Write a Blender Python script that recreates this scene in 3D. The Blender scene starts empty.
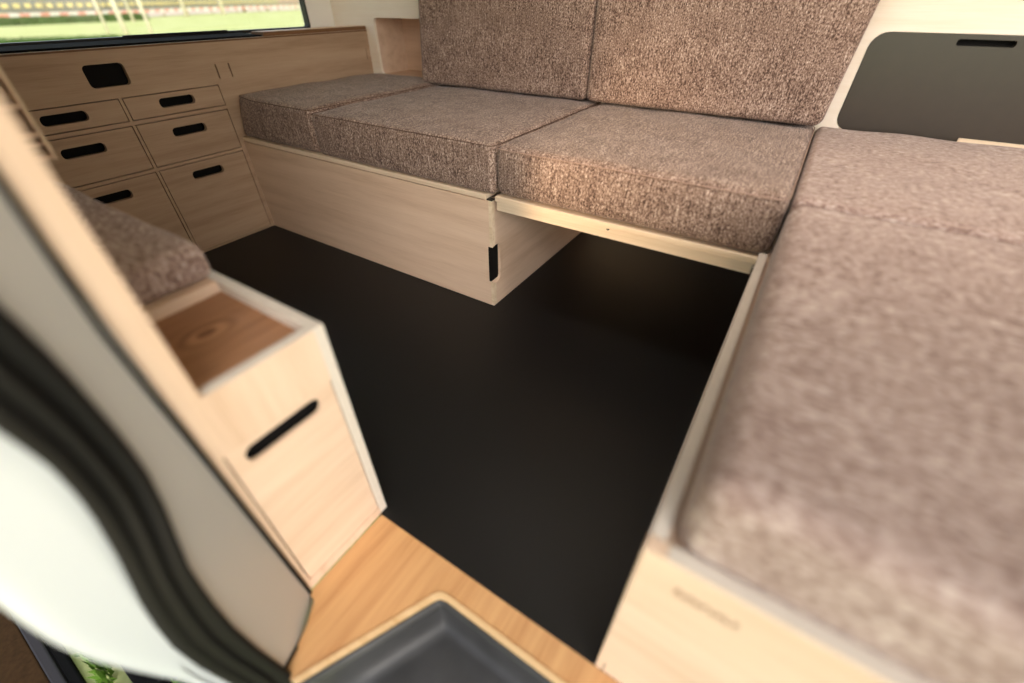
import bpy, bmesh, math, random
from mathutils import Vector, Matrix
from mathutils.geometry import tessellate_polygon
random.seed(7)
SC = bpy.context.scene
COL = SC.collection

# ------------------------------------------------------------------ camera maths
F_PX = 424.74
RC = [[0.844114, 0.536164, -0.000233], [-0.33831, 0.532958, 0.775566], [0.415955, -0.654587, 0.631267]]
CP = Vector((1.764869, -0.225685, 0.755482))
RM = Matrix(RC)

def ray(px, py):
    return RM.transposed() @ Vector(((px - 512) / F_PX, -(py - 341.5) / F_PX, -1))

def on_plane(px, py, p, n):
    """the point of the plane (p, n) that lies along a line of sight: used to survey outlines"""
    d = ray(px, py); n = Vector(n)
    return CP + d * ((Vector(p) - CP).dot(n) / d.dot(n))

# ------------------------------------------------------------------ materials
def new_mat(name):
    m = bpy.data.materials.new(name); m.use_nodes = True
    nt = m.node_tree
    return m, nt, nt.nodes['Principled BSDF'], nt.nodes, nt.links

def lin(c):
    return tuple(((v / 255) / 12.92 if v / 255 <= .04045 else ((v / 255 + .055) / 1.055) ** 2.4) for v in c) + (1,)

def plain(name, rgb, rough=.5, spec=.5, metal=0., noise=0.0, scale=40., bump=0.0):
    m, nt, b, N, L = new_mat(name)
    b.inputs['Roughness'].default_value = rough
    b.inputs['Specular IOR Level'].default_value = spec
    b.inputs['Metallic'].default_value = metal
    b.inputs['Base Color'].default_value = lin(rgb)
    if noise or bump:
        tc = N.new('ShaderNodeTexCoord'); ns = N.new('ShaderNodeTexNoise')
        ns.inputs['Scale'].default_value = scale; ns.inputs['Detail'].default_value = 4
        L.new(tc.outputs['Object'], ns.inputs['Vector'])
        if noise:
            mx = N.new('ShaderNodeMix'); mx.data_type = 'RGBA'
            a = lin([v * (1 - noise) for v in rgb]); c = lin([min(255, v * (1 + noise)) for v in rgb])
            mx.inputs[6].default_value = a; mx.inputs[7].default_value = c
            L.new(ns.outputs['Fac'], mx.inputs[0]); L.new(mx.outputs[2], b.inputs['Base Color'])
        if bump:
            bp = N.new('ShaderNodeBump'); bp.inputs['Strength'].default_value = bump; bp.inputs['Distance'].default_value = .002
            L.new(ns.outputs['Fac'], bp.inputs['Height']); L.new(bp.outputs['Normal'], b.inputs['Normal'])
    return m

def wood(name, light, dark, axis, contrast=1.0, fine=90., rough=.45, spec=.3, knot=None):
    m, nt, b, N, L = new_mat(name)
    tc = N.new('ShaderNodeTexCoord')
    def stretched(s_along, s_across):
        mp = N.new('ShaderNodeMapping')
        mp.inputs['Scale'].default_value = tuple(s_along if a == axis else s_across for a in 'xyz')
        L.new(tc.outputs['Object'], mp.inputs['Vector']); return mp
    n1 = N.new('ShaderNodeTexNoise'); n1.inputs['Scale'].default_value = 1; n1.inputs['Detail'].default_value = 5
    n1.inputs['Roughness'].default_value = .6
    L.new(stretched(1.6, fine * .28).outputs[0], n1.inputs['Vector'])
    n2 = N.new('ShaderNodeTexNoise'); n2.inputs['Scale'].default_value = 1; n2.inputs['Detail'].default_value = 2
    L.new(stretched(14., fine * 5).outputs[0], n2.inputs['Vector'])
    mul = N.new('ShaderNodeMath'); mul.operation = 'MULTIPLY_ADD'
    mul.inputs[1].default_value = .35; L.new(n2.outputs['Fac'], mul.inputs[0]); L.new(n1.outputs['Fac'], mul.inputs[2])
    fac = mul.outputs[0]
    if knot:
        sub = N.new('ShaderNodeVectorMath'); sub.operation = 'SUBTRACT'; sub.inputs[1].default_value = knot
        L.new(tc.outputs['Object'], sub.inputs[0])
        sc = N.new('ShaderNodeVectorMath'); sc.operation = 'MULTIPLY'; sc.inputs[1].default_value = (34, 22, 0)
        L.new(sub.outputs[0], sc.inputs[0])
        ln = N.new('ShaderNodeVectorMath'); ln.operation = 'LENGTH'; L.new(sc.outputs[0], ln.inputs[0])
        wob = N.new('ShaderNodeMath'); wob.operation = 'MULTIPLY_ADD'; wob.inputs[1].default_value = 1.3
        L.new(n1.outputs['Fac'], wob.inputs[0]); L.new(ln.outputs['Value'], wob.inputs[2])
        sn = N.new('ShaderNodeMath'); sn.operation = 'MULTIPLY'; sn.inputs[1].default_value = 10
        L.new(wob.outputs[0], sn.inputs[0])
        si = N.new('ShaderNodeMath'); si.operation = 'SINE'; L.new(sn.outputs[0], si.inputs[0])
        fade = N.new('ShaderNodeMapRange'); fade.inputs['From Min'].default_value = .1; fade.inputs['From Max'].default_value = 1.15
        fade.inputs['To Min'].default_value = .3; fade.inputs['To Max'].default_value = 0
        L.new(ln.outputs['Value'], fade.inputs['Value'])
        km = N.new('ShaderNodeMath'); km.operation = 'MULTIPLY'; L.new(si.outputs[0], km.inputs[0]); L.new(fade.outputs[0], km.inputs[1])
        core = N.new('ShaderNodeMapRange'); core.inputs['From Min'].default_value = .05; core.inputs['From Max'].default_value = .28
        core.inputs['To Min'].default_value = 1.1; core.inputs['To Max'].default_value = 0
        L.new(ln.outputs['Value'], core.inputs['Value'])
        a1 = N.new('ShaderNodeMath'); a1.operation = 'ADD'; L.new(km.outputs[0], a1.inputs[0]); L.new(core.outputs[0], a1.inputs[1])
        a2 = N.new('ShaderNodeMath'); a2.operation = 'ADD'; L.new(a1.outputs[0], a2.inputs[0]); L.new(fac, a2.inputs[1])
        fac = a2.outputs[0]
    rp = N.new('ShaderNodeValToRGB')
    rp.color_ramp.elements[0].position = .68 - .28 * contrast ** .5 if contrast < 1 else .4
    rp.color_ramp.elements[1].position = .68 + .28 * contrast ** .5 if contrast < 1 else 1.0
    mid = [l + (d - l) * .35 for l, d in zip(light, dark)]
    rp.color_ramp.elements[0].color = lin(light); rp.color_ramp.elements[1].color = lin(dark)
    e = rp.color_ramp.elements.new(.68); e.color = lin(mid)
    L.new(fac, rp.inputs['Fac']); L.new(rp.outputs[0], b.inputs['Base Color'])
    b.inputs['Roughness'].default_value = rough; b.inputs['Specular IOR Level'].default_value = spec
    return m

def fabric(name, scale, cols, streak, rough=.95):
    """melange weave: speckle stretched along the weft by the scale vector, with broader streaks"""
    m, nt, b, N, L = new_mat(name)
    tc = N.new('ShaderNodeTexCoord')
    def noise(vec, detail, r=.5):
        mp = N.new('ShaderNodeMapping'); mp.inputs['Scale'].default_value = vec
        L.new(tc.outputs['Object'], mp.inputs['Vector'])
        n = N.new('ShaderNodeTexNoise'); n.inputs['Scale'].default_value = 1; n.inputs['Detail'].default_value = detail
        n.inputs['Roughness'].default_value = r
        L.new(mp.outputs[0], n.inputs['Vector']); return n.outputs['Fac']
    n1 = noise(scale, 3, .7)
    n2 = noise(streak, 2)
    n3 = noise((14, 14, 14), 3)
    ma = N.new('ShaderNodeMath'); ma.operation = 'MULTIPLY_ADD'; ma.inputs[1].default_value = .24
    L.new(n2, ma.inputs[0]); L.new(n1, ma.inputs[2])
    mb = N.new('ShaderNodeMath'); mb.operation = 'MULTIPLY_ADD'; mb.inputs[1].default_value = .12
    L.new(n3, mb.inputs[0]); L.new(ma.outputs[0], mb.inputs[2])
    mr = N.new('ShaderNodeMapRange'); mr.inputs['From Min'].default_value = .52; mr.inputs['From Max'].default_value = .90
    L.new(mb.outputs[0], mr.inputs['Value'])
    rp = N.new('ShaderNodeValToRGB'); cr = rp.color_ramp
    cr.elements[0].position = 0; cr.elements[0].color = lin(cols[0])
    cr.elements[1].position = 1; cr.elements[1].color = lin(cols[-1])
    for i, c in enumerate(cols[1:-1]):
        e = cr.elements.new((i + 1) / (len(cols) - 1)); e.color = lin(c)
    L.new(mr.outputs[0], rp.inputs['Fac']); L.new(rp.outputs[0], b.inputs['Base Color'])
    b.inputs['Roughness'].default_value = rough; b.inputs['Specular IOR Level'].default_value = .15
    b.inputs['Sheen Weight'].default_value = .15; b.inputs['Sheen Roughness'].default_value = .5
    bp = N.new('ShaderNodeBump'); bp.inputs['Strength'].default_value = .4; bp.inputs['Distance'].default_value = .0016
    L.new(ma.outputs[0], bp.inputs['Height']); L.new(bp.outputs['Normal'], b.inputs['Normal'])
    return m

PL, PD = (230, 204, 181), (204, 173, 146)
M = {}
M['ply_x'] = wood('plywood grain x', PL, PD, 'x', .8)
M['ply_y'] = wood('plywood grain y', PL, PD, 'y', .8)
M['ply_z'] = wood('plywood grain z', PL, PD, 'z', .8)
M['drw_y'] = wood('oak veneer drawers', (192, 166, 141), (159, 131, 107), 'y', .9)
M['edge'] = wood('plywood cut edge', (236, 218, 194), (208, 181, 148), 'x', .8, fine=260)
M['edge_pale'] = plain('pale sealed plywood edge', (214, 204, 192), .4, noise=.04, scale=60)
M['edge_brown'] = wood('brown plywood edge', (140, 104, 74), (98, 70, 48), 'y', .9, fine=300)
M['tray'] = wood('knotty pine tray', (186, 140, 106), (118, 78, 52), 'y', .9, knot=(-.133, -.073, 0))
M['bamboo'] = wood('caramelised bamboo', (220, 174, 122), (182, 130, 84), 'y', .75, fine=150, rough=.35)
M['lip'] = wood('light plywood lip', (235, 205, 160), (214, 174, 122), 'x', .8, fine=200)
M['black_floor'] = plain('black phenolic floor', (19, 19, 20), .45, .30, noise=.12, scale=120, bump=.05)
M['void'] = plain('dark cut-out interior', (14, 12, 10), .8, .2)  # near-black colour stands in for the shade inside openings
M['black_plastic'] = plain('black plastic', (22, 22, 24), .4, .4)
M['matte_black'] = plain('matte black foam', (16, 16, 17), .9, .1)
M['gloss_black'] = plain('black laminate leaf', (52, 46, 38), .3, .9, noise=.1, scale=30)
M['step'] = plain('scuffed charcoal plastic', (46, 46, 47), .5, .4, noise=.5, scale=14, bump=.15)
M['grey'] = plain('grey painted pillar', (184, 181, 177), .35, .5)
M['white'] = plain('white body paint', (184, 190, 194), .25, .5)
M['lining'] = plain('white wall lining', (246, 243, 238), .6, .3)
M['cream'] = wood('cream birch back panel', (250, 240, 226), (240, 226, 206), 'x', .7)
M['rubber'] = plain('black rubber seal', (19, 18, 17), .6, .15, noise=.1, scale=15)
M['felt'] = plain('ceiling lining', (214, 208, 198), .9, .1)
fcol = [(56, 41, 35), (104, 83, 73), (148, 125, 112), (180, 158, 145), (232, 216, 203)]
M['fab'] = fabric('brown melange upholstery', (380, 200, 200), fcol, (300, 22, 22))
fcol2 = [(112, 89, 81), (144, 121, 112), (168, 146, 137), (186, 167, 158), (208, 194, 186)]
M['fab_side'] = fabric('brown melange upholstery turned', (90, 230, 180), fcol2, (12, 160, 40))
M['seam'] = plain('dark seam piping', (96, 76, 66), .95, .1)
M['piping'] = plain('light piping', (165, 140, 126), .9, .1)

# ------------------------------------------------------------------ mesh helpers
class MB:
    def __init__(s): s.bm = bmesh.new()
    def box(s, x0, x1, y0, y1, z0, z1, bev=0.0, seg=2):
        b = bmesh.new()
        bmesh.ops.create_cube(b, size=1)
        bmesh.ops.scale(b, vec=(abs(x1 - x0), abs(y1 - y0), abs(z1 - z0)), verts=b.verts)
        bmesh.ops.translate(b, vec=((x0 + x1) / 2, (y0 + y1) / 2, (z0 + z1) / 2), verts=b.verts)
        if bev: bmesh.ops.bevel(b, geom=list(b.edges), offset=bev, segments=seg, affect='EDGES', profile=.5)
        s.add(b); return s
    def add(s, b):
        me = bpy.data.meshes.new('t'); b.to_mesh(me); b.free(); s.bm.from_mesh(me); bpy.data.meshes.remove(me)
    def plate(s, outer, holes, to3, thick, bev=0.0):
        """flat plate: outline and holes are 2-D loops, to3 maps (u, v, depth) to space"""
        b = bmesh.new()
        loops = [outer] + list(holes)
        vs = [b.verts.new((p[0], p[1], 0)) for lp in loops for p in lp]
        faces = []
        for tri in tessellate_polygon([[Vector((p[0], p[1], 0)) for p in lp] for lp in loops]):
            try: faces.append(b.faces.new([vs[i] for i in tri]))
            except ValueError: pass
        r = bmesh.ops.extrude_face_region(b, geom=faces)
        nv = [g for g in r['geom'] if isinstance(g, bmesh.types.BMVert)]
        for v in nv: v.co.z = thick
        for v in b.verts: v.co = to3(*v.co)
        bmesh.ops.recalc_face_normals(b, faces=b.faces)
        s.add(b); return s
    def tube(s, pts, r, closed=False, n=8):
        b = bmesh.new(); P = [Vector(p) for p in pts]; rings = []
        k = len(P)
        for i in range(k):
            a = P[i - 1] if (i or closed) else P[i]
            c = P[(i + 1) % k] if (i < k - 1 or closed) else P[i]
            t = (c - a).normalized()
            u = t.orthogonal().normalized() if abs(t.z) > .9 else t.cross(Vector((0, 0, 1))).normalized()
            w = t.cross(u).normalized()
            rad = r(i / max(1, k - 1)) if callable(r) else r
            rings.append([b.verts.new(P[i] + u * rad * math.cos(2 * math.pi * j / n) + w * rad * math.sin(2 * math.pi * j / n)) for j in range(n)])
        for i in range(k if closed else k - 1):
            A, B = rings[i], rings[(i + 1) % k]
            for j in range(n): b.faces.new((A[j], A[(j + 1) % n], B[(j + 1) % n], B[j]))
        if not closed:
            b.faces.new(rings[0][::-1]); b.faces.new(rings[-1])
        bmesh.ops.recalc_face_normals(b, faces=b.faces)
        s.add(b); return s
    def build(s, name, mat, parent=None, smooth=False, origin=None):
        me = bpy.data.meshes.new(name)
        o = bpy.data.objects.new(name, me)
        if parent is not None:
            o.parent = parent
            off = world_loc(parent)
        else:
            off = Vector(origin) if origin is not None else Vector((0, 0, 0)); o.location = off
        bmesh.ops.translate(s.bm, vec=-off, verts=s.bm.verts)
        if smooth:
            for f in s.bm.faces: f.smooth = True
        s.bm.to_mesh(me); s.bm.free()
        me.materials.append(M[mat] if isinstance(mat, str) else mat)
        COL.objects.link(o); return o

def world_loc(o):
    v = Vector((0, 0, 0))
    while o is not None: v = v + o.location; o = o.parent
    return v

def tag(o, label=None, cat=None, group=None, kind=None):
    if label: o['label'] = label
    if cat: o['category'] = cat
    if group: o['group'] = group
    if kind: o['kind'] = kind
    return o

def thing(name, label, cat, loc, group=None):
    o = bpy.data.objects.new(name, None); o.empty_display_size = .05
    COL.objects.link(o); o.location = loc
    return tag(o, label, cat, group)

def rrect(u0, u1, v0, v1, r, n=5):
    r = min(r, (u1 - u0) / 2 - 1e-5, (v1 - v0) / 2 - 1e-5); pts = []
    for cu, cv, a0 in ((u1 - r, v0 + r, -90), (u1 - r, v1 - r, 0), (u0 + r, v1 - r, 90), (u0 + r, v0 + r, 180)):
        for i in range(n + 1):
            a = math.radians(a0 + 90 * i / n); pts.append((cu + r * math.cos(a), cv + r * math.sin(a)))
    return pts
def rect(u0, u1, v0, v1): return [(u0, v0), (u1, v0), (u1, v1), (u0, v1)]

def face_x(x, d=-1):  return lambda u, v, t: Vector((x + d * t, u, v))       # plate facing +x (u=y, v=z)
def face_y(y, d=1):   return lambda u, v, t: Vector((u, y + d * t, v))       # plate facing -y (u=x, v=z)
def face_z(z, d=-1):  return lambda u, v, t: Vector((u, v, z + d * t))       # plate facing +z

def cushion_bm(x0, x1, y0, y1, z0, z1, r=.03, puff=.006, seed=0, warp=None, front=.8):
    rnd = random.Random(seed)
    h = Vector(((x1 - x0) / 2, (y1 - y0) / 2, (z1 - z0) / 2)); c = Vector(((x0 + x1) / 2, (y0 + y1) / 2, (z0 + z1) / 2))
    r = min(r, h.x * .95, h.y * .95, h.z * .95)
    def axis(hh):
        rs = [-hh + r * t for t in (0, .18, .36, .55, .75, 1)]
        mid = hh - r; k = max(2, int(2 * mid / .035))
        core = [-mid + 2 * mid * i / k for i in range(1, k)]
        return rs + core + [-v for v in reversed(rs)]
    A = [axis(h.x), axis(h.y), axis(h.z)]
    b = bmesh.new(); vm = {}
    ph = [rnd.uniform(0, 6.28) for _ in range(6)]
    def vert(p):
        k = tuple(round(v, 6) for v in p)
        if k in vm: return vm[k]
        p = Vector(p); inner = Vector([max(-(hh - r), min(hh - r, v)) for v, hh in zip(p, h)])
        d = p - inner
        nrm = d.normalized() if d.length > 1e-9 else Vector((0, 0, 0))
        q = inner + nrm * r
        bx = math.cos(math.pi / 2 * q.x / h.x); by = math.cos(math.pi / 2 * q.y / h.y); bz = math.cos(math.pi / 2 * q.z / h.z)
        f = lambda v: max(0, v) ** .45
        bulge = puff * (abs(nrm.z) * f(bx) * f(by) * (1 if q.z > 0 else 0) + (front * abs(nrm.y) * f(bx) * f(bz) if q.y < 0 else 0))
        w = .0012 * (math.sin(q.x * 17 + ph[0]) + math.sin(q.y * 19 + ph[1]) + math.sin((q.x + q.y) * 31 + ph[2]))
        q = q + nrm * (bulge + (w * max(0, nrm.z))) + c
        if warp: q = warp(q)
        vm[k] = b.verts.new(q); return vm[k]
    for ax in range(3):
        o1, o2 = [(1, 2), (0, 2), (0, 1)][ax]
        for sgn in (-1, 1):
            for i in range(len(A[o1]) - 1):
                for j in range(len(A[o2]) - 1):
                    q = []
                    for di, dj in ((0, 0), (1, 0), (1, 1), (0, 1)):
                        p = [0, 0, 0]; p[ax] = sgn * h[ax]; p[o1] = A[o1][i + di]; p[o2] = A[o2][j + dj]; q.append(vert(p))
                    if len(set(q)) == 4:
                        try: b.faces.new(q)
                        except ValueError: pass
    bmesh.ops.recalc_face_normals(b, faces=b.faces)
    return b

def cushion(name, label, box, mat, seed, r=.03, puff=.006, seam='seam', seam_inset=.012, warp=None, seam_r=.0010, group=None, cat='cushion', front=.8):
    x0, x1, y0, y1, z0, z1 = box
    t = thing(name, label, cat, ((x0 + x1) / 2, (y0 + y1) / 2, z0), group)
    mb = MB(); mb.add(cushion_bm(*box, r=r, puff=puff, seed=seed, warp=warp, front=front)); mb.build('cover', mat, t, smooth=True)
    if seam:
        k = r * .30
        z = z1 - k * .9
        lp = rrect(x0 + k * .2, x1 - k * .2, y0 + k * .2, y1 - k * .2, r * .9, 6)
        # densify and follow the puffed top edge
        pts = []
        for i in range(len(lp)):
            a, c = Vector(lp[i]), Vector(lp[(i + 1) % len(lp)]); n = max(1, int((c - a).length / .04))
            for j in range(n):
                p = a.lerp(c, j / n); q = Vector((p.x, p.y, z))
                pts.append(warp(q) if warp else q)
        MB().tube(pts, seam_r, True, 6).build('seam', seam, t, smooth=True)
    return t

# ------------------------------------------------------------------ measured layout (metres)
YF, YN, XR, X1, HS = .676, 1.3705, 1.7695, 1.3344, .4351
GZ = -.5                                     # outdoor ground

def st(o): o['kind'] = 'structure'; return o

# ---- floor, threshold, shell
st(MB().box(-.02, 2.75, -.0078, 1.372, -.018, 0).build('floor', 'black_floor'))
# bamboo threshold with the trapezoidal cut-out for the entry step
lipo = [(1.4114, -.2558), (1.5095, -.0590), (1.5165, -.0513), (1.528, -.0490), (2.35, -.0490), (2.46, -.2558)]
thr = [(1.336, -.0080), (1.336, -.168), (1.353, -.172), (1.372, -.2), (1.396, -.2558)] + lipo + [(2.75, -.2558), (2.75, -.0080)]
st(MB().plate(thr, [], face_z(-.0005), .0175).build('trim_1', 'bamboo'))

# walls
st(MB().box(-.23, 1.3330, -.325, -.1685, -.12, 1.25).build('wall_door_side', 'lining'))
st(MB().box(-.26, 2.8, -.33, 1.45, 1.25, 1.28).build('ceiling', 'felt'))
# back wall: cream panel with the niche opening and the cut-out for the stowed leaf
niche = rrect(.0515, .42, .4795, .684, .017)
leafh = rrect(1.8255, 2.262, .462, .687, .035)
st(MB().plate(rect(-.1996, 2.75, .0, 1.25), [niche, leafh], face_y(YN), .012).build('wall_back', 'cream'))
st(MB().box(-.26, 2.8, 1.60, 1.62, -.12, 1.25).build('wall_outer_back', 'lining'))
# niche box
nb = MB()
nb.box(.0395, .432, YN + .0125, YN + .17, .4675, .4795).box(.0395, .432, YN + .0125, YN + .17, .684, .696)
nb.box(.0395, .0515, YN + .0125, YN + .17, .4795, .684).box(.42, .432, YN + .0125, YN + .17, .4795, .684)
nb.box(.0395, .432, YN + .17, YN + .18, .4675, .696)
st(nb.build('wall_niche', M['ply_x']))
# added wall (out of frame), its opening sized to limit light on the drawers
st(MB().plate(rect(-.33, 1.45, -.1, 1.25), [rrect(.1, 1.3, .66, 1.12, .06)], lambda u, v, t: Vector((2.76 + t, u, v)), .02).build('wall_front', 'lining'))

# rear wall below and around the window
WX = -.2
st(MB().plate(rect(-.33, 1.59, -.12, 1.25), [rrect(-.12, 1.2325, .648, 1.12, .012)], lambda u, v, t: Vector((WX - t, u, v)), .03).build('wall_rear', 'lining'))
# the window: black frame, pane
w = MB()
w.plate(rrect(-.125, 1.2375, .6435, 1.125, .014), [rrect(-.105, 1.2315, .6530, 1.108, .010)], lambda u, v, t: Vector((WX + .004 - t, u, v)), .03)
win = st(w.build('window_1', 'black_plastic'))
glass, nt, b, N, L = new_mat('window glass')
N.remove(b); tr = N.new('ShaderNodeBsdfTransparent'); gl = N.new('ShaderNodeBsdfGlossy'); mx = N.new('ShaderNodeMixShader')
gl.inputs['Roughness'].default_value = .02; tr.inputs['Color'].default_value = (.95, .97, .95, 1)
mx.inputs[0].default_value = .05
L.new(tr.outputs[0], mx.inputs[1]); L.new(gl.outputs[0], mx.inputs[2]); L.new(mx.outputs[0], N['Material Output'].inputs['Surface'])
M['glass'] = glass
MB().box(WX - .016, WX - .012, -.1045, 1.2312, .6532, 1.1075).build('pane', 'glass', win)
g = MB(); g.box(WX + .0045, WX + .012, .52, .865, .6525, .6570, .001); g.build('rubber_strip', 'black_plastic', win)

# ------------------------------------------------------------------ drawer unit
du = thing('drawer_unit', 'wide pale oak drawer cabinet below the window with cut-out grips', 'cabinet', (-.1, .6, 0))
cols = [(.0692, .3582), (.3713, .6603)]
rows = [(.0098, .3028), (.3175, .4415), (.4574, .5155)]
gap = .0026
holes = [rect(a - gap, b_ + gap, c - gap, d + gap) for a, b_ in cols for c, d in rows]
latch = rrect(.3115, .414, .548, .6045, .012)
slots = [rect(y - .0026, y + .0026, .5347, .5757) for y in (.6765, .7222, 1.3475)]
MB().plate(rect(-.165, YN - .001, .002, .6362), holes + [latch] + slots, face_x(0), .016).build('face_panel', 'drw_y', du)
inner = MB()
inner.box(-.190, -.180, -.165, YN - .001, .002, .6362)
inner.box(-.180, -.0165, -.165, -.153, .002, .6362).box(-.180, -.0165, YN - .013, YN - .001, .002, .6362)
inner.box(-.180, -.0165, -.153, YN - .013, .002, .008)
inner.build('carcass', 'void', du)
lb = MB(); lb.plate(rrect(.305, .4205, .5415, .611, .014), [], lambda u, v, t: Vector((-.019 - t, u, v)), .012)
lb.build('latch_recess', 'void', du)
for i, s_y in enumerate((.6765, .7222, 1.3475)):
    MB().box(-.030, -.0095, s_y - .006, s_y + .006, .532, .578).build('slot_backing', 'edge_brown', du)
hz = {0: (.2500, .2745), 1: (.3900, .4140), 2: (.4760, .4995)}
for ci, (a, b_) in enumerate(cols):
    for ri, (c, d) in enumerate(rows):
        yc = (a + b_) / 2 + (.0015 if ci == 0 else 0); z0, z1 = hz[ri]
        if ci == 1: z0 += .001; z1 += .001
        hole = rrect(yc - .0545, yc + .0545, z0 - .0012, z1 + .0020, .0115)
        dr = MB().plate(rect(a, b_, c, d), [hole], face_x(-.0004), .015).build('drawer', 'drw_y', du)
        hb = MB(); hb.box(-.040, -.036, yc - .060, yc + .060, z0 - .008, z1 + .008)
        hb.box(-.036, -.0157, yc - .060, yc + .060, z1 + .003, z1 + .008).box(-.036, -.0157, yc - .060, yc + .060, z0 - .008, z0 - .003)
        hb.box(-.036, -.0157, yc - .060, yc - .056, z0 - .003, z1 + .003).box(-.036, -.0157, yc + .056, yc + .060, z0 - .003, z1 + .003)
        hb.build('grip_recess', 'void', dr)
wt = thing('worktop', 'thin light worktop with brown edge running along under the window', 'worktop', (-.1, .6, .6364))
MB().box(-.190, -.0008, -.165, YN - .001, .6364, .6418).build('top_board', 'edge_pale', wt)
MB().box(-.0007, .0006, -.165, YN - .001, .6364, .6412).build('edge_band', 'edge_brown', wt)
MB().box(-.189, -.012, -.160, .900, .6420, .6472, .002).build('black_sill_mat', 'matte_black', wt)
MB().box(-.075, -.0006, .885, YN - .002, .6422, .6545, .001).build('raised_board', 'edge_brown', wt)
MB().box(-.070, -.006, .888, YN - .005, .65455, .6551).build('raised_board_veneer', 'ply_y', wt)

# ------------------------------------------------------------------ bench base under the long seat
bb = thing('bench_base', 'pale plywood bench box with flat front below the two left seat cushions', 'bench base', (.56, 1.0, 0))
MB().plate([(.0015, .0015), (1.1165, .0015), (1.1165, .086), (1.1110, .086), (1.1110, .2), (1.1165, .2), (1.1165, .3325), (.0015, .3325)], [], face_y(YF), .015).build('front_panel', 'ply_x', bb)
# side with the rounded grip notch at its front edge
notch = [(YF + .0155, .002), (1.368, .002), (1.368, .333), (YF + .0155, .333), (YF + .0155, .2025), (YF + .030, .2025), (YF + .036, .1985),
         (YF + .039, .193), (YF + .039, .094), (YF + .036, .0885), (YF + .030, .083), (YF + .0155, .078)]
MB().plate(notch, [], face_x(1.1261), .015).build('side_panel', 'ply_y', bb)
MB().plate([(YF + .0002, .002), (YF + .0150, .002), (YF + .0150, .078), (YF + .0002, .086)], [], face_x(1.1261), .0092).build('corner_edge', 'edge', bb)
MB().plate([(YF + .0002, .2000), (YF + .0150, .2025), (YF + .0150, .333), (YF + .0002, .333)], [], face_x(1.1261), .0092).build('corner_edge', 'edge', bb)
MB().box(1.1112, 1.1175, YF + .0004, YF + .0395, .0865, .1995).build('grip_shade', 'void', bb)  # black block in place of the shaded hollow behind the notch
MB().box(.0015, .438, YF, 1.368, .3348, .3485, .001).build('lid', 'edge', bb)
MB().box(.4405, 1.108, YF, 1.368, .3348, .3485, .001).build('lid', 'edge', bb)
MB().box(1.109, 1.126, YF + .004, YF + .02, .3332, .3362).build('hinge_pin', 'black_plastic', bb)

lg = thing('bed_extension_board', 'narrow pale plywood ledge with a rail spanning the open gap beneath the seat', 'ledge', (1.46, 1.0, .311))
MB().box(1.1395, 1.7815, YF - .001, 1.366, .3372, .3505, .001).build('board', 'edge', lg)
MB().box(1.1405, 1.7675, YF + .0042, YF + .026, .3110, .3366, .0022).build('rail', 'edge', lg)
MB().tube([(1.4552, YF - .0006, .3368), (1.4552, YF + .006, .3368)], .0034, n=12).build('screw_hole', 'void', lg)

# ------------------------------------------------------------------ long-bench cushions
def warpA(q):
    # the far-left cushion squeezes back against the cabinet at its free top corner
    k = max(0, 1 - (q.y - YF) / .12) * max(0, min(1, (.14 - q.x) / .14)) * max(0, (q.z - .349) / .13)
    return Vector((q.x, q.y + .035 * k, q.z))
cushion('seat_cushion', 'small brown melange seat cushion against the drawer cabinet, far left of the bench', (.003, .4385, YF + .003, 1.366, .349, .484), 'fab', 3, r=.022, warp=warpA)
cushion('seat_cushion', 'brown melange seat cushion in the middle of the long bench, above the bench box', (.4400, 1.1340, YF + .003, 1.366, .349, .474), 'fab', 5, r=.016)
cushion('seat_cushion', 'warm-lit brown melange seat cushion over the open gap, right end of the long bench', (1.1345, 1.7850, YF + .004, 1.366, .3512, .473), 'fab', 8, r=.026, seam='piping', seam_r=.0012)

def backrest(label, x0, x1, seed, kl, kr):
    def lean(q):
        # a slight lean, and sides that run out of true like the foam does
        k = (q.x - x0) / (x1 - x0); up = q.z - .478
        return Vector((q.x + up * (kl * (1 - k) + kr * k), q.y + .03 * up, q.z))
    cushion('backrest_cushion', label, (x0, x1, 1.259, 1.345, .4815, 1.02), 'fab', seed, r=.020, puff=.005, warp=lean, seam=None, cat='backrest')
backrest('tall brown melange backrest cushion beside the open niche, left of the pair', .386, 1.1050, 11, .06, .005)
backrest('tall brown melange backrest cushion nearest the black leaf, right of the pair', 1.1075, 1.7930, 13, .005, .055)

# ------------------------------------------------------------------ right bench
rb = thing('side_bench_base', 'pale plywood bench box in the right foreground with a small burnt-in mark', 'bench base', (2.2, .35, 0))
MB().box(XR, XR + .0150, .0095, YF - .004, .0015, .3655, .001).build('side_panel', 'edge_pale', rb)
MB().box(XR - .0006, 2.70, -.0080, .0085, .0015, .3655, .0008).build('front_panel', 'ply_x', rb)
MB().box(XR + .02, 2.70, -.0072, .0080, .36555, .3662).build('top_edge', 'edge_pale', rb)
MB().box(XR + .0152, 2.70, .010, 1.366, .333, .3495).build('seat_board', 'ply_y', rb)
sb = MB().box(1.7842, 1.7994, YF + .001, 1.366, .0015, .332); sb.build('rear_side_panel', 'ply_y', rb)
MB().plate([(1.7790, .002), (1.7805, .002), (1.7808, .036), (1.7795, .036)], [], lambda u, v, t: Vector((u, -.0081 - t, v)), .0004).build('slit', 'void', rb)
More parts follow.
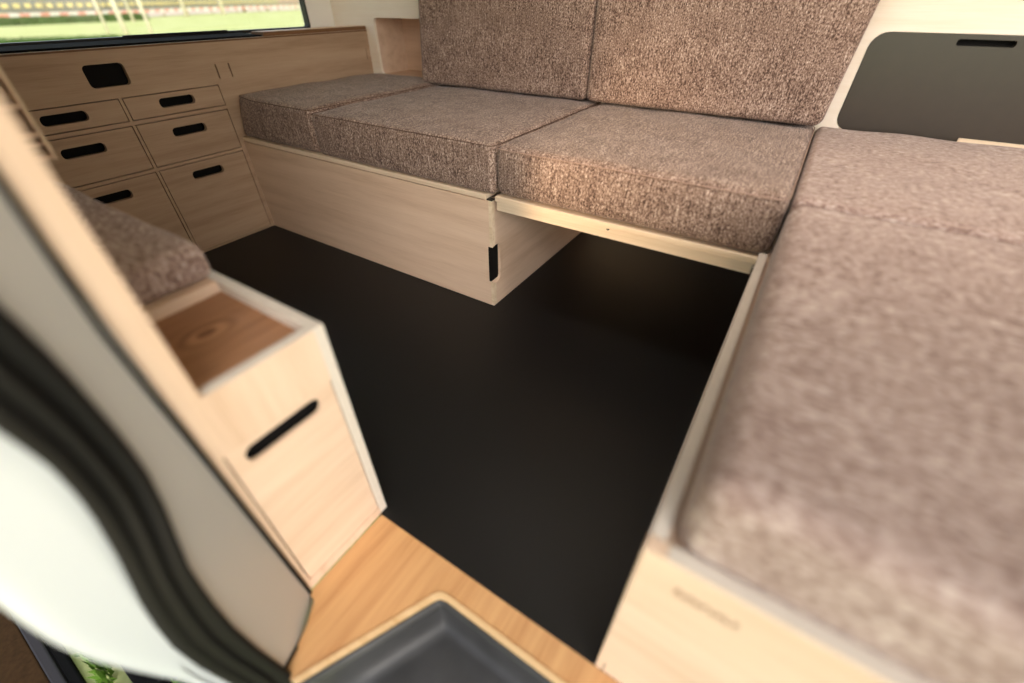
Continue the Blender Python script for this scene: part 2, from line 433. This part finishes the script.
# the small burnt-in mark: unreadable strokes in a row
mk = MB(); x = 1.8070
for k, (wd, hh) in enumerate([(.0055, .0115), (.0035, .008), (.0060, .009), (.0048, .008), (.0058, .009), (.0050, .008), (.0050, .008), (.0060, .010), (.0048, .009)]):
    z = .3232
    mk.box(x, x + .0013, -.0086, -.0081, z - hh / 2, z + hh / 2)
    if k % 2 == 0: mk.box(x, x + wd * .8, -.0086, -.0081, z + hh / 2 - .0016, z + hh / 2)
    else: mk.box(x, x + wd * .8, -.0086, -.0081, z - hh / 2, z - hh / 2 + .0016)
    if k % 3 != 1: mk.box(x + wd * .66, x + wd * .8, -.0086, -.0081, z - hh / 2, z + hh / 2)
    x += wd + .0012
M['burn'] = plain('burnt brown mark', (118, 72, 42), .8)
mk.build('burnt_mark', 'burn', rb)

cushion('side_seat_cushion', 'large blurred brown melange cushion in the right foreground', (1.7895, 2.68, .0105, .6930, .3500, .466), 'fab_side', 21, r=.024, puff=.006, seam=None)
cushion('side_seat_cushion', 'brown melange cushion at the back right, below the black leaf', (1.7895, 2.68, .6960, 1.3660, .3500, .470), 'fab_side', 23, r=.016, puff=.003, seam=None, front=0)
# stowed black table leaf set in the back wall
tl = thing('table_leaf', 'black rounded table leaf stowed upright in the back wall', 'table leaf', (2.04, YN, .478))
MB().plate(rrect(1.8268, 2.2608, .4633, .6857, .034), [rrect(1.9955, 2.101, .6635, .6765, .005)], face_y(YN + .001), .016).build('leaf_board', 'gloss_black', tl)
MB().plate(rrect(1.990, 2.106, .658, .682, .006), [], face_y(YN + .0175), .006).build('finger_slot', 'void', tl)
sl = MB().box(2.100, 2.40, YN - .006, YN - .001, .4600, .4745); sl.build('ledge_strip', 'edge', tl)

# ------------------------------------------------------------------ left foreground seat box
sx = thing('low_seat_box', 'pale plywood seat box by the door with a tray top and slotted hatch', 'seat box', (1.3344, 0, 0))
YS, YW = .0085, -.1680
slot = rrect(-.1380, -.0325, .3158, .3412, .0120)
# end panel: full height post at the wall, lower part beside it
YR = YS - .0152
ep = [(YR, .0015), (YR, .0225), (-.1575, .0225), (-.1575, .3500), (YR, .3500), (YR, HS), (-.1425, HS), (-.1425, 1.235), (YW + .0005, 1.235), (YW + .0005, .0015)]
MB().plate(ep, [], face_x(X1), .0150).build('end_panel', 'ply_z', sx)
h = MB().plate(rect(-.1551, YR - .0024, .0250, .3496), [slot], face_x(X1 - .0002), .0045).build('hatch', 'ply_y', sx)
MB().box(X1 - .0175, X1 - .0160, YW + .002, YR - .0002, .0030, .4120).build('slot_shade', 'void', h)  # black sheet puts the shade into the slot and hatch gaps
MB().box(.0015, X1 - .0002, YS - .0150, YS, .0015, HS, .0008).build('side_panel', 'edge_pale', sx)
MB().box(1.1200, X1 - .0155, YW + .001, YS - .0155, .4130, .4188).build('tray_floor', 'tray', sx)
MB().box(1.1050, 1.1195, YW + .001, YS - .0155, .4130, HS).build('tray_wall', 'ply_y', sx)
MB().box(X1 - .0146, X1 - .0002, -.1390, YS - .0005, HS + .0001, HS + .0006).build('tray_rim', 'edge_pale', sx)
MB().box(.0015, 1.1048, YW + .001, YS - .0155, .4215, HS - .0006).build('seat_board', 'ply_x', sx)
cushion('pad_cushion', 'narrow greyish brown seat pad on the low seat box behind the tray', (.004, 1.1080, YW + .002, .0035, HS + .0005, .4870), 'fab_side', 31, r=.016, puff=.002, seam=None)

# wall cupboard with slotted side seen past the post
wc = thing('wall_cupboard', 'slim plywood wall cupboard with slotted side above the narrow pad', 'cupboard', (.42, -.09, .559))
sl_ = [rect(-.0640, -.0255, a, c) for a, c in ((.6360, .6690), (.5985, .6290), (.5835, .5920), (.5665, .5805))]
MB().plate(rect(YW + .001, -.0235, .5600, 1.12), sl_, face_x(.8), .012).build('side_panel', 'ply_z', wc)
MB().box(.03, .7999, -.0233, -.0195, .5590, 1.12).build('front_panel', 'edge', wc)
MB().box(.03, .787, YW + .001, -.024, .5600, .572).build('base_board', 'drw_y', wc)
MB().box(.03, .787, YW + .001, -.024, 1.108, 1.12).build('top_board', 'drw_y', wc)
MB().box(.778, .7835, YW + .004, -.026, .5725, .70).build('slot_backing', 'drw_y', wc)

# ------------------------------------------------------------------ entry step
es = thing('entry_step', 'scuffed charcoal plastic entry step with a pale plywood lip', 'step', (1.9, -.15, -.09))
lipi = [(1.4210, -.2558), (1.5165, -.0680), (1.5235, -.0605), (1.535, -.0580), (2.342, -.0580), (2.448, -.2558)]
MB().plate(lipo + lipi[::-1], [], face_z(.0012), .020).build('step_lip', 'lip', es)
def step_loft():
    b = bmesh.new(); rings = []
    def inset(k, z):
        cx, cy = 1.93, -.17
        pts = []
        L_ = [(1.4225, -.2556), (1.470, -.163)] + [(1.5178 + .0190 * (1 - math.cos(a)) , -.0678 + .0096 * math.sin(a)) for a in [i * math.pi / 12 for i in range(7)]] + [(1.75, -.0582), (2.0, -.0582), (2.33, -.0582), (2.342, -.066), (2.446, -.2556)]
        for x_, y_ in L_:
            dx = 1 if x_ < 1.93 else -1
            pts.append((x_ + dx * k * (1 - max(0, (abs(x_ - 1.93) - 0)) * 0), y_ - (k if y_ > -.25 else 0), z))
        return [b.verts.new(p) for p in pts]
    for k, z in ((0, .0), (.0008, -.03), (.002, -.055), (.0045, -.066), (.009, -.074), (.015, -.079), (.024, -.0815)):
        rings.append(inset(k, z))
    for A, B in zip(rings, rings[1:]):
        for i in range(len(A) - 1): b.faces.new((A[i], A[i + 1], B[i + 1], B[i]))
    f = b.faces.new(rings[-1])
    bmesh.ops.recalc_face_normals(b, faces=b.faces)
    r = bmesh.ops.solidify(b, geom=list(b.faces), thickness=.003)
    return b
mb = MB(); mb.add(step_loft()); mb.build('step_tray', 'step', es, smooth=True)

# ------------------------------------------------------------------ door pillar, seal, body edge
PGn = Vector((.793, .609, 0)); PGp = Vector((1.3375, -.1690, .3))          # pillar face plane
def pg(px, py): return on_plane(px, py, PGp, PGn)
PWn = Vector((1, -.12, 0)).normalized(); PWp = Vector((1.376, -.26, .3))
def pw(px, py): return on_plane(px, py, PWp, PWn)

ply_edge = [(0, 185), (50, 259), (100, 331), (150, 394), (200, 455), (250, 518), (285, 562), (303, 584)]
grey_corner = [(309, 592), (314.5, 600), (316, 609), (313, 618), (305, 632), (295, 649), (286, 665), (283, 672)]
seal_in = [(0, 311), (19, 328), (47, 356), (75, 386), (97, 412), (111, 428), (130, 452), (146, 475), (161, 505), (174, 537), (186, 566), (199, 586), (214, 607), (232, 628), (257, 650), (286, 671), (306, 692), (322, 712)]
seal_out = [(0, 431), (14, 440), (31, 452), (50, 466), (62, 478), (74, 491), (84, 503), (95, 518), (107, 538), (117, 555), (128, 577), (141, 603), (156, 626), (174, 648), (200, 667), (232, 684), (252, 700), (268, 720)]
body_edge = [(0, 599), (10, 606.5), (19, 613), (33, 624), (47, 634), (59, 642), (71, 649), (88, 656.5), (105, 663), (127, 669), (148, 674), (169, 678.5), (188, 682), (206, 689), (222, 697), (240, 706), (255, 716), (268, 730)]

def extend_up(pts, z=1.24):
    """carry the line on up to roof height in its own vertical direction"""
    p = pts[0]; return [Vector((p.x, p.y, z))] + pts

# grey painted pillar face with depth
g3 = extend_up([pg(*p) for p in ply_edge]) + [pg(*p) for p in grey_corner]
s3 = extend_up([pg(*p) for p in seal_in])
def prism(poly, n, depth, mb):
    b = bmesh.new(); vs = [b.verts.new(p) for p in poly]
    ed = [b.edges.new((vs[i], vs[(i + 1) % len(vs)])) for i in range(len(vs))]
    r = bmesh.ops.triangle_fill(b, use_beauty=True, use_dissolve=False, edges=ed)
    fs = [x for x in r['geom'] if isinstance(x, bmesh.types.BMFace)]
    r = bmesh.ops.extrude_face_region(b, geom=fs)
    for x in r['geom']:
        if isinstance(x, bmesh.types.BMVert): x.co = x.co - Vector(n) * depth
    bmesh.ops.recalc_face_normals(b, faces=b.faces); mb.add(b)
mb = MB(); prism(g3 + s3[:16][::-1], PGn, .010, mb)
pil = st(mb.build('trim_2', 'grey'))
MB().tube([p + PGn * .0012 for p in g3], .0028, n=8).build('edge_trim', 'rubber', pil, smooth=True)

# rubber door seal: ribbed profile carried along the opening
seal_o = extend_up([pw(*p) for p in seal_out])
prof = [(-.10, -.012), (-.05, .000), (0, .006), (.10, .012), (.2, .012), (.29, .006), (.35, .002), (.42, .008), (.50, .0125), (.57, .012), (.64, .006), (.70, .004), (.78, .009), (.88, .010), (.96, .006), (1.02, .0), (1.06, -.012)]
b = bmesh.new(); rings = []
for a, c in zip(s3, seal_o):
    n = (PGn + PWn).normalized()
    rings.append([b.verts.new(a.lerp(c, t) + n * d * .8) for t, d in prof])
for A, B in zip(rings, rings[1:]):
    for i in range(len(A) - 1): b.faces.new((A[i], A[i + 1], B[i + 1], B[i]))
    b.faces.new((A[-1], A[0], B[0], B[-1]))
b.faces.new(rings[0]); b.faces.new(rings[-1][::-1])
bmesh.ops.recalc_face_normals(b, faces=b.faces)
mb = MB(); mb.add(b)
tag(mb.build('door_seal', 'rubber', smooth=True, origin=(1.38, -.24, 0)), 'thick ribbed black rubber seal curving down the door opening', 'door seal')

# white body edge: face toward the opening, rounded outer corner, then the flank
be = extend_up([pw(*p) for p in body_edge]); so = seal_o
b = bmesh.new(); rings = []
for i_, (a, c) in enumerate(zip(so, be), 1):
    a2 = a - (c - a) * .12
    row = [a2 - PWn * .004]
    for t in (0, .25, .5, .72): row.append(a.lerp(c, t))
    if i_ > 0: c = c + Vector((PWn.y, -PWn.x, 0)).normalized() * .008
    R_ = min(.018, .27 * (c - a).length)
    cc = c - PWn * R_
    side = Vector((PWn.y, -PWn.x, 0)).normalized()
    base = a.lerp(c, .72); 
    for k in range(0, 6):
        th = math.radians(k * 18)
        row.append(cc - side * R_ + side * R_ * math.sin(th) + PWn * R_ * math.cos(th))
    fl = cc - PWn * .06
    row += [fl, Vector((-.26, fl.y, c.z)), Vector((-.26, fl.y + .003, c.z)), Vector((fl.x, fl.y + .003, c.z)), cc - PWn * .012 - side * (R_ + .004), a2 - PWn * .012]
    rings.append([b.verts.new(p) for p in row])
for A, B in zip(rings, rings[1:]):
    for i in range(len(A)): k_ = (i + 1) % len(A); b.faces.new((A[i], A[k_], B[k_], B[i]))
b.faces.new(rings[0]); b.faces.new(rings[-1][::-1])
bmesh.ops.recalc_face_normals(b, faces=b.faces)
mb = MB(); mb.add(b)
body = st(mb.build('wall_body_flank', 'white', smooth=True))

# ------------------------------------------------------------------ outdoors
def ground_mat():
    m, nt, b, N, L = new_mat('mown lawn')
    tc = N.new('ShaderNodeTexCoord'); n1 = N.new('ShaderNodeTexNoise'); n1.inputs['Scale'].default_value = .6; n1.inputs['Detail'].default_value = 6
    n2 = N.new('ShaderNodeTexNoise'); n2.inputs['Scale'].default_value = 60; n2.inputs['Detail'].default_value = 3
    L.new(tc.outputs['Object'], n1.inputs['Vector']); L.new(tc.outputs['Object'], n2.inputs['Vector'])
    ad = N.new('ShaderNodeMath'); ad.operation = 'MULTIPLY_ADD'; ad.inputs[1].default_value = .5
    L.new(n2.outputs['Fac'], ad.inputs[0]); L.new(n1.outputs['Fac'], ad.inputs[2])
    rp = N.new('ShaderNodeValToRGB'); rp.color_ramp.elements[0].position = .4; rp.color_ramp.elements[1].position = 1.0
    rp.color_ramp.elements[0].color = lin((184, 192, 122)); rp.color_ramp.elements[1].color = lin((208, 212, 156))
    L.new(ad.outputs[0], rp.inputs['Fac']); L.new(rp.outputs[0], b.inputs['Base Color']); b.inputs['Roughness'].default_value = 1
    b.inputs['Specular IOR Level'].default_value = .1
    return m
M['lawn'] = ground_mat()
M['tall'] = plain('long grass', (84, 108, 58), .9, .1, noise=.3, scale=6)
M['blade'] = plain('grass blade', (96, 132, 48), .7, .2, noise=.3, scale=20)
M['trunk'] = plain('pale young trunk', (226, 216, 196), .8, .1, noise=.08, scale=8)
M['trunk2'] = plain('tan stake', (178, 158, 120), .8, .1)
M['leaf'] = plain('fresh leaves', (120, 160, 60), .8, .2, noise=.3, scale=4)
M['fence'] = plain('dark mesh fence', (142, 140, 134), .8, .2)
M['yellow'] = plain('yellow flag', (236, 216, 150), .8, .2)
M['peach'] = plain('peach flag', (240, 196, 168), .8, .2)
M['roofd'] = plain('slate blue facade', (92, 98, 116), .7, .3, noise=.1, scale=.3)
M['beige'] = plain('beige render', (216, 200, 184), .9, .1, noise=.06, scale=.4)
M['mat'] = plain('dark brown coir mat', (58, 42, 26), .95, .1, noise=.3, scale=90, bump=.4)
M['mat_edge'] = plain('charcoal mat border', (50, 48, 52), .7, .3)
st(MB().box(-140, 30, -60, 160, GZ - .1, GZ).build('lawn', 'lawn'))

def gp(px, py): return on_plane(px, py, (0, 0, GZ), (0, 0, 1))
rnd = random.Random(4)
def grass_blades(mb, spots, hmin, hmax, wd, lean=.6):
    b = bmesh.new()
    for x_, y_ in spots:
        h_ = rnd.uniform(hmin, hmax); a = rnd.uniform(0, 6.28); l = rnd.uniform(.1, lean) * h_; a2 = rnd.uniform(0, 6.28)
        d = Vector((math.cos(a), math.sin(a), 0)) * wd; e = Vector((math.cos(a2), math.sin(a2), 0)) * l
        p = Vector((x_, y_, GZ))
        v = [b.verts.new(q) for q in (p - d, p + d, p + d * .7 + e * .4 + Vector((0, 0, h_ * .6)), p - d * .7 + e * .4 + Vector((0, 0, h_ * .6)), p + e + Vector((0, 0, h_)))]
        b.faces.new((v[0], v[1], v[2], v[3])); b.faces.new((v[3], v[2], v[4]))
    mb.add(b)
# long grass band in front of the far fence
A0, A1 = gp(-40, 28.5), gp(150, 20)
dirv = (A1 - A0); ln_ = dirv.length; dirv.normalize(); nrm = Vector((-dirv.y, dirv.x, 0));
if nrm.x > 0: nrm = -nrm
mb = MB()
spots = []
for i in range(5200):
    t = rnd.uniform(0, 1.0); k = rnd.random()
    p = A0 + dirv * ln_ * t + nrm * k * .8; spots.append((p.x, p.y))
grass_blades(mb, spots, .20, .42, .05)
tag(mb.build('tall_grass', 'tall', origin=A0), 'strip of long dark green grass across the lawn before the fence', 'grass', kind='stuff')
# added dark grass blades standing in for the green reflection at the sill
B0, B1 = gp(-30, 43), gp(112, 38)
mb = MB(); spots = []
for i in range(5200):
    t = rnd.random(); k = rnd.random(); p = B0.lerp(B1, t) + Vector((1, 0, 0)) * (k * 6); spots.append((p.x, p.y))
grass_blades(mb, spots, .05, .16, .035)
tag(mb.build('reflection_grass', 'tall', origin=B0), 'dark grass added in place of the green reflection along the window sill', 'grass', kind='stuff')

# far fence with flags and warning tape, running across behind the long grass
FL = [gp(-12, 25.2), gp(100, 20.6), gp(200, 14.5), gp(320, 9.2)]
def seg(mb, p, q, z0, z1, th=.04):
    b = bmesh.new(); n = Vector((-(q - p).y, (q - p).x, 0)).normalized() * th
    vs = []
    for z in (z0, z1):
        for s in (p - n, q - n, q + n, p + n): vs.append(b.verts.new((s.x, s.y, z)))
    for f in ((0, 1, 2, 3), (7, 6, 5, 4), (0, 4, 5, 1), (1, 5, 6, 2), (2, 6, 7, 3), (3, 7, 4, 0)): b.faces.new([vs[i] for i in f])
    bmesh.ops.recalc_face_normals(b, faces=b.faces); mb.add(b)
def strip(mb, pts, z0, z1, th):
    """one continuous upright band along a bent line"""
    b = bmesh.new(); rows = []
    for i, p in enumerate(pts):
        t = (pts[min(i + 1, len(pts) - 1)] - pts[max(i - 1, 0)]); n = Vector((-t.y, t.x, 0)).normalized() * th
        rows.append([b.verts.new((q.x, q.y, z)) for q, z in ((p - n, z0), (p + n, z0), (p + n, z1), (p - n, z1))])
    for A, B in zip(rows, rows[1:]):
        for i in range(4): b.faces.new((A[i], A[(i + 1) % 4], B[(i + 1) % 4], B[i]))
    b.faces.new(rows[0]); b.faces.new(rows[-1][::-1])
    bmesh.ops.recalc_face_normals(b, faces=b.faces); mb.add(b)
def walk(pts, step):
    out = []; carry = 0
    for p, q in zip(pts, pts[1:]):
        l = (q - p).length; d = (q - p) / l; t = carry
        while t < l: out.append((p + d * t, d)); t += step
        carry = t - l
    return out
fn = thing('site_fence', 'low dark site fence hung with pale flags beyond the lawn', 'fence', tuple(FL[0]))
mb = MB(); strip(mb, FL, GZ + .50, GZ + 1.12, .02); mb.build('mesh_panel', 'fence', fn)
for p, d in walk(FL, 3.2): MB().tube([(p.x, p.y, GZ), (p.x, p.y, GZ + 1.25)], .045, n=6).build('post', 'trunk2', fn)
toward = Vector((1, -.3, 0)).normalized()
for i, (p, d) in enumerate(walk(FL, .56)[:98]):
    p = p + toward * .14; b_ = MB()
    seg(b_, p, p + d * .30, GZ + .72, GZ + .92, .02); b_.build('flag', 'yellow' if i < 52 else 'peach', fn)
tp_m, nt, b, N, L = new_mat('red white tape')
tc = N.new('ShaderNodeTexCoord'); wv = N.new('ShaderNodeTexWave'); wv.inputs['Scale'].default_value = .32; wv.bands_direction = 'Y'
rp = N.new('ShaderNodeValToRGB'); rp.color_ramp.interpolation = 'CONSTANT'; rp.color_ramp.elements[1].position = .5
rp.color_ramp.elements[0].color = lin((232, 150, 134)); rp.color_ramp.elements[1].color = lin((240, 232, 222))
L.new(tc.outputs['Object'], wv.inputs['Vector']); L.new(wv.outputs['Fac'], rp.inputs['Fac']); L.new(rp.outputs[0], b.inputs['Base Color'])
M['tape'] = tp_m
mb = MB(); q0 = [p + toward * .9 for p in FL]; strip(mb, q0, GZ + .32, GZ + .47, .008)
tag(mb.build('warning_tape', 'tape', origin=q0[0]), 'red and white warning tape stretched in front of the fence', 'tape')
mb = MB()
for p, q in zip(FL, FL[1:]):
    pass
pv = [p - toward * .8 for p in FL] + [p - toward * 26 for p in FL[::-1]]
mb.plate([(p.x, p.y) for p in pv], [], lambda u, v, t: Vector((u, v, GZ + .02 - t)), .015)
st(mb.build('gravel_road', 'beige'))

# young trees and stakes on the lawn
def leafy(mb, c, r, n, seed):
    rr = random.Random(seed); b = bmesh.new()
    for i in range(n):
        d = Vector((rr.gauss(0, 1), rr.gauss(0, 1), rr.gauss(0, 1))).normalized() * r * rr.uniform(.3, 1)
        p = c + d; a = Vector((rr.uniform(-1, 1), rr.uniform(-1, 1), rr.uniform(-1, 1))).normalized() * r * .16; e = a.orthogonal().normalized() * r * .09
        v = [b.verts.new(x_) for x_ in (p - a, p + e, p + a, p - e)]; b.faces.new(v)
    mb.add(b)
trees = [(127, 35, .10, 'trunk', 'thickest pale trunk on the lawn outside the window'),
         (152, 34, .075, 'trunk', 'slim pale trunk just right of the thickest one outside'),
         (109, 34, .06, 'trunk', 'slim pale trunk just left of the thickest one outside')]
for i, (px, py, r_, m_, lb_) in enumerate(trees):
    p = gp(px, py); t = thing('young_tree', lb_, 'tree', tuple(p), None)
    MB().tube([p, p + Vector((.02, .02, 1.2)), p + Vector((.0, .05, 2.6)), p + Vector((.04, .0, 3.6))], lambda k, r_=r_: r_ * (1 - .35 * k), n=8).build('trunk', m_, t, smooth=True)
    lf = MB(); leafy(lf, p + Vector((0, 0, 3.75)), .32, 120, i); lf.build('foliage', 'leaf', t)
stakes = [(21, 15, .05, 'trunk2'), (39, 16.5, .05, 'trunk'), (46, 15, .05, 'trunk2'), (84, 16.5, .05, 'trunk2'), (134, 22, .045, 'trunk'), (122, 22, .04, 'trunk2'), (187, 17, .06, 'trunk'), (224, 15, .07, 'trunk'), (245, 12, .06, 'trunk2'), (258, 9, .06, 'trunk'), (268, 11, .05, 'trunk2')]
where = ['leftmost slender tan sapling before the fence', 'slender whitish sapling second from the left at the fence', 'slender tan sapling third from the left at the fence', 'slender tan sapling standing left of the pale trunks',
         'thin pale sapling between the two right-hand pale trunks', 'thin tan sapling right behind the thickest pale trunk', 'pale sapling standing alone right of the three pale trunks', 'pale sapling in the middle of the right half of the window', 'tan sapling right of the middle in the right window half', 'pale sapling near the right end of the window', 'rightmost tan sapling seen through the window']
for i, ((px, py, r_, m_), lb_) in enumerate(zip(stakes, where)):
    p = gp(px, py); t = thing('sapling', lb_, 'tree', tuple(p), None)
    s_ = (p - CP).length / 22.0
    MB().tube([p, p + Vector((.03, 0, 1.3)) * s_, p + Vector((0, .04, 2.6)) * s_], lambda k, r_=r_ * s_: r_ * (1 - .4 * k), n=6).build('trunk', m_, t, smooth=True)
    lf = MB(); leafy(lf, p + Vector((0, 0, 2.7)) * s_, .2 * s_, 60, 50 + i); lf.build('foliage', 'leaf', t)
for px, py, lb_ in ((46, 12, 'small green bush left, in front of the far building'), (144, 10, 'small green bush in the middle, in front of the far building')):
    p = gp(px, py); t = thing('bush', lb_, 'bush', tuple(p))
    lf = MB(); leafy(lf, p + Vector((0, 0, 2.6)), 1.4, 500, px); leafy(lf, p + Vector((0, 0, 1.2)), 1.2, 300, px + 1); lf.build('foliage', 'leaf', t)
    MB().tube([p, p + Vector((0, 0, 1.6))], .08, n=6).build('stem', 'trunk2', t)
# far building
BL = [p - toward * 36 for p in FL]
bd = thing('far_building', 'long low slate blue building with a pale roof far beyond the fence', 'building', tuple(BL[0]))
mb = MB(); strip(mb, BL, GZ, GZ + 4.2, 3); mb.build('wall', 'roofd', bd)
mb = MB(); strip(mb, BL, GZ + 4.2, GZ + 4.7, 3.4); mb.build('roof', 'beige', bd)

# grass and mat beside the van at the lower left
mb = MB(); spots = [(x_, y_) for x_, y_ in ((rnd.uniform(.2, 1.9), rnd.uniform(-.515, -.20)) for _ in range(13000)) if not (.775 < x_ < .975 and -.495 < y_ < -.375)]
grass_blades(mb, spots, .03, .07, .0045, .25)
tag(mb.build('grass_tuft', 'blade', origin=(.85, -.26, GZ)), 'green grass growing beside the white van flank', 'grass', kind='stuff')
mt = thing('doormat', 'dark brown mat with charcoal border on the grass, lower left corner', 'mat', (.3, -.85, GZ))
MB().box(-.5, 1.4, -1.1, -.578, GZ + .001, GZ + .018, .003).build('pile', 'mat', mt)
MB().box(-.5, 1.4, -.5775, -.556, GZ + .001, GZ + .020, .004).build('border', 'mat_edge', mt)
MB().box(-.5, 1.4, -.5555, -.535, GZ + .001, GZ + .016, .004).build('mat_shade_strip', 'matte_black', mt)  # black strip stands in for the shade beside the mat
bl = MB().box(.80, .95, -.470, -.40, GZ + .001, GZ + .05, .006).build('rubber_block', 'matte_black', origin=(.87, -.26, GZ))
tag(bl, 'black rubber block on the grass under the white van flank', 'block')

# ------------------------------------------------------------------ light
W = bpy.data.worlds.new('World'); SC.world = W; W.use_nodes = True
N, L = W.node_tree.nodes, W.node_tree.links
bg = N['Background']
sky = N.new('ShaderNodeTexSky'); sky.sky_type = 'NISHITA'; sky.sun_disc = False
sky.sun_elevation = math.radians(32); sky.sun_rotation = math.radians(128); sky.air_density = 1.0; sky.dust_density = 3.0; sky.ozone_density = 1.0
hs = N.new('ShaderNodeHueSaturation'); hs.inputs['Saturation'].default_value = .4
L.new(sky.outputs[0], hs.inputs['Color']); L.new(hs.outputs[0], bg.inputs['Color']); bg.inputs['Strength'].default_value = .42
s = bpy.data.lights.new('sun', 'SUN'); s.energy = 3.2; s.angle = math.radians(1); s.color = (1.0, .94, .84)
so_ = bpy.data.objects.new('sun', s); COL.objects.link(so_)
dv = Vector((-.25, -.60, -.72)).normalized()
so_.rotation_euler = dv.to_track_quat('-Z', 'Y').to_euler(); so_.location = (3, -5, 2)

la = bpy.data.lights.new('interior_fill', 'AREA'); la.shape = 'RECTANGLE'; la.size = 1.2; la.size_y = .30; la.energy = 19; la.color = (1, .885, .79)  # added unseen area light near the ceiling, fills the interior
lo = bpy.data.objects.new('interior_fill', la); COL.objects.link(lo); lo.location = (1.72, .52, 1.235)
lo.rotation_euler = Vector((.05, .85, -.52)).to_track_quat('-Z', 'Y').to_euler()

ls = bpy.data.lights.new('warm_patch_spot', 'SPOT'); ls.energy = 1500; ls.spot_size = math.radians(8.5); ls.spot_blend = 1; ls.shadow_soft_size = .25; ls.color = (1, .70, .42)  # added spotlight outside the door, makes the warm patch on the seat cushion
lo = bpy.data.objects.new('warm_patch_spot', ls); COL.objects.link(lo); lo.location = (1.95, -3.5, 1.05)
lo.rotation_euler = (Vector((1.31, .75, .40)) - lo.location).to_track_quat('-Z', 'Y').to_euler()

# ------------------------------------------------------------------ camera
cd = bpy.data.cameras.new('camera'); cam = bpy.data.objects.new('camera', cd); COL.objects.link(cam)
cd.sensor_width = 36; cd.lens = F_PX / 1024 * 36; cd.clip_start = .01; cd.clip_end = 500
mw = RM.transposed().to_4x4(); mw.translation = CP
cam.matrix_world = mw
cd.dof.use_dof = True; cd.dof.focus_distance = 1.25; cd.dof.aperture_fstop = 1.0
SC.camera = cam
SC.view_settings.view_transform = 'Standard'; SC.view_settings.look = 'None'
SC.view_settings.gamma = 1; SC.view_settings.use_curve_mapping = False
SC.view_settings.exposure = -0.45
SC.cycles.use_denoising = True
SC.cycles.max_bounces = 10; SC.cycles.diffuse_bounces = 6
SC.cycles.sample_clamp_indirect = 6
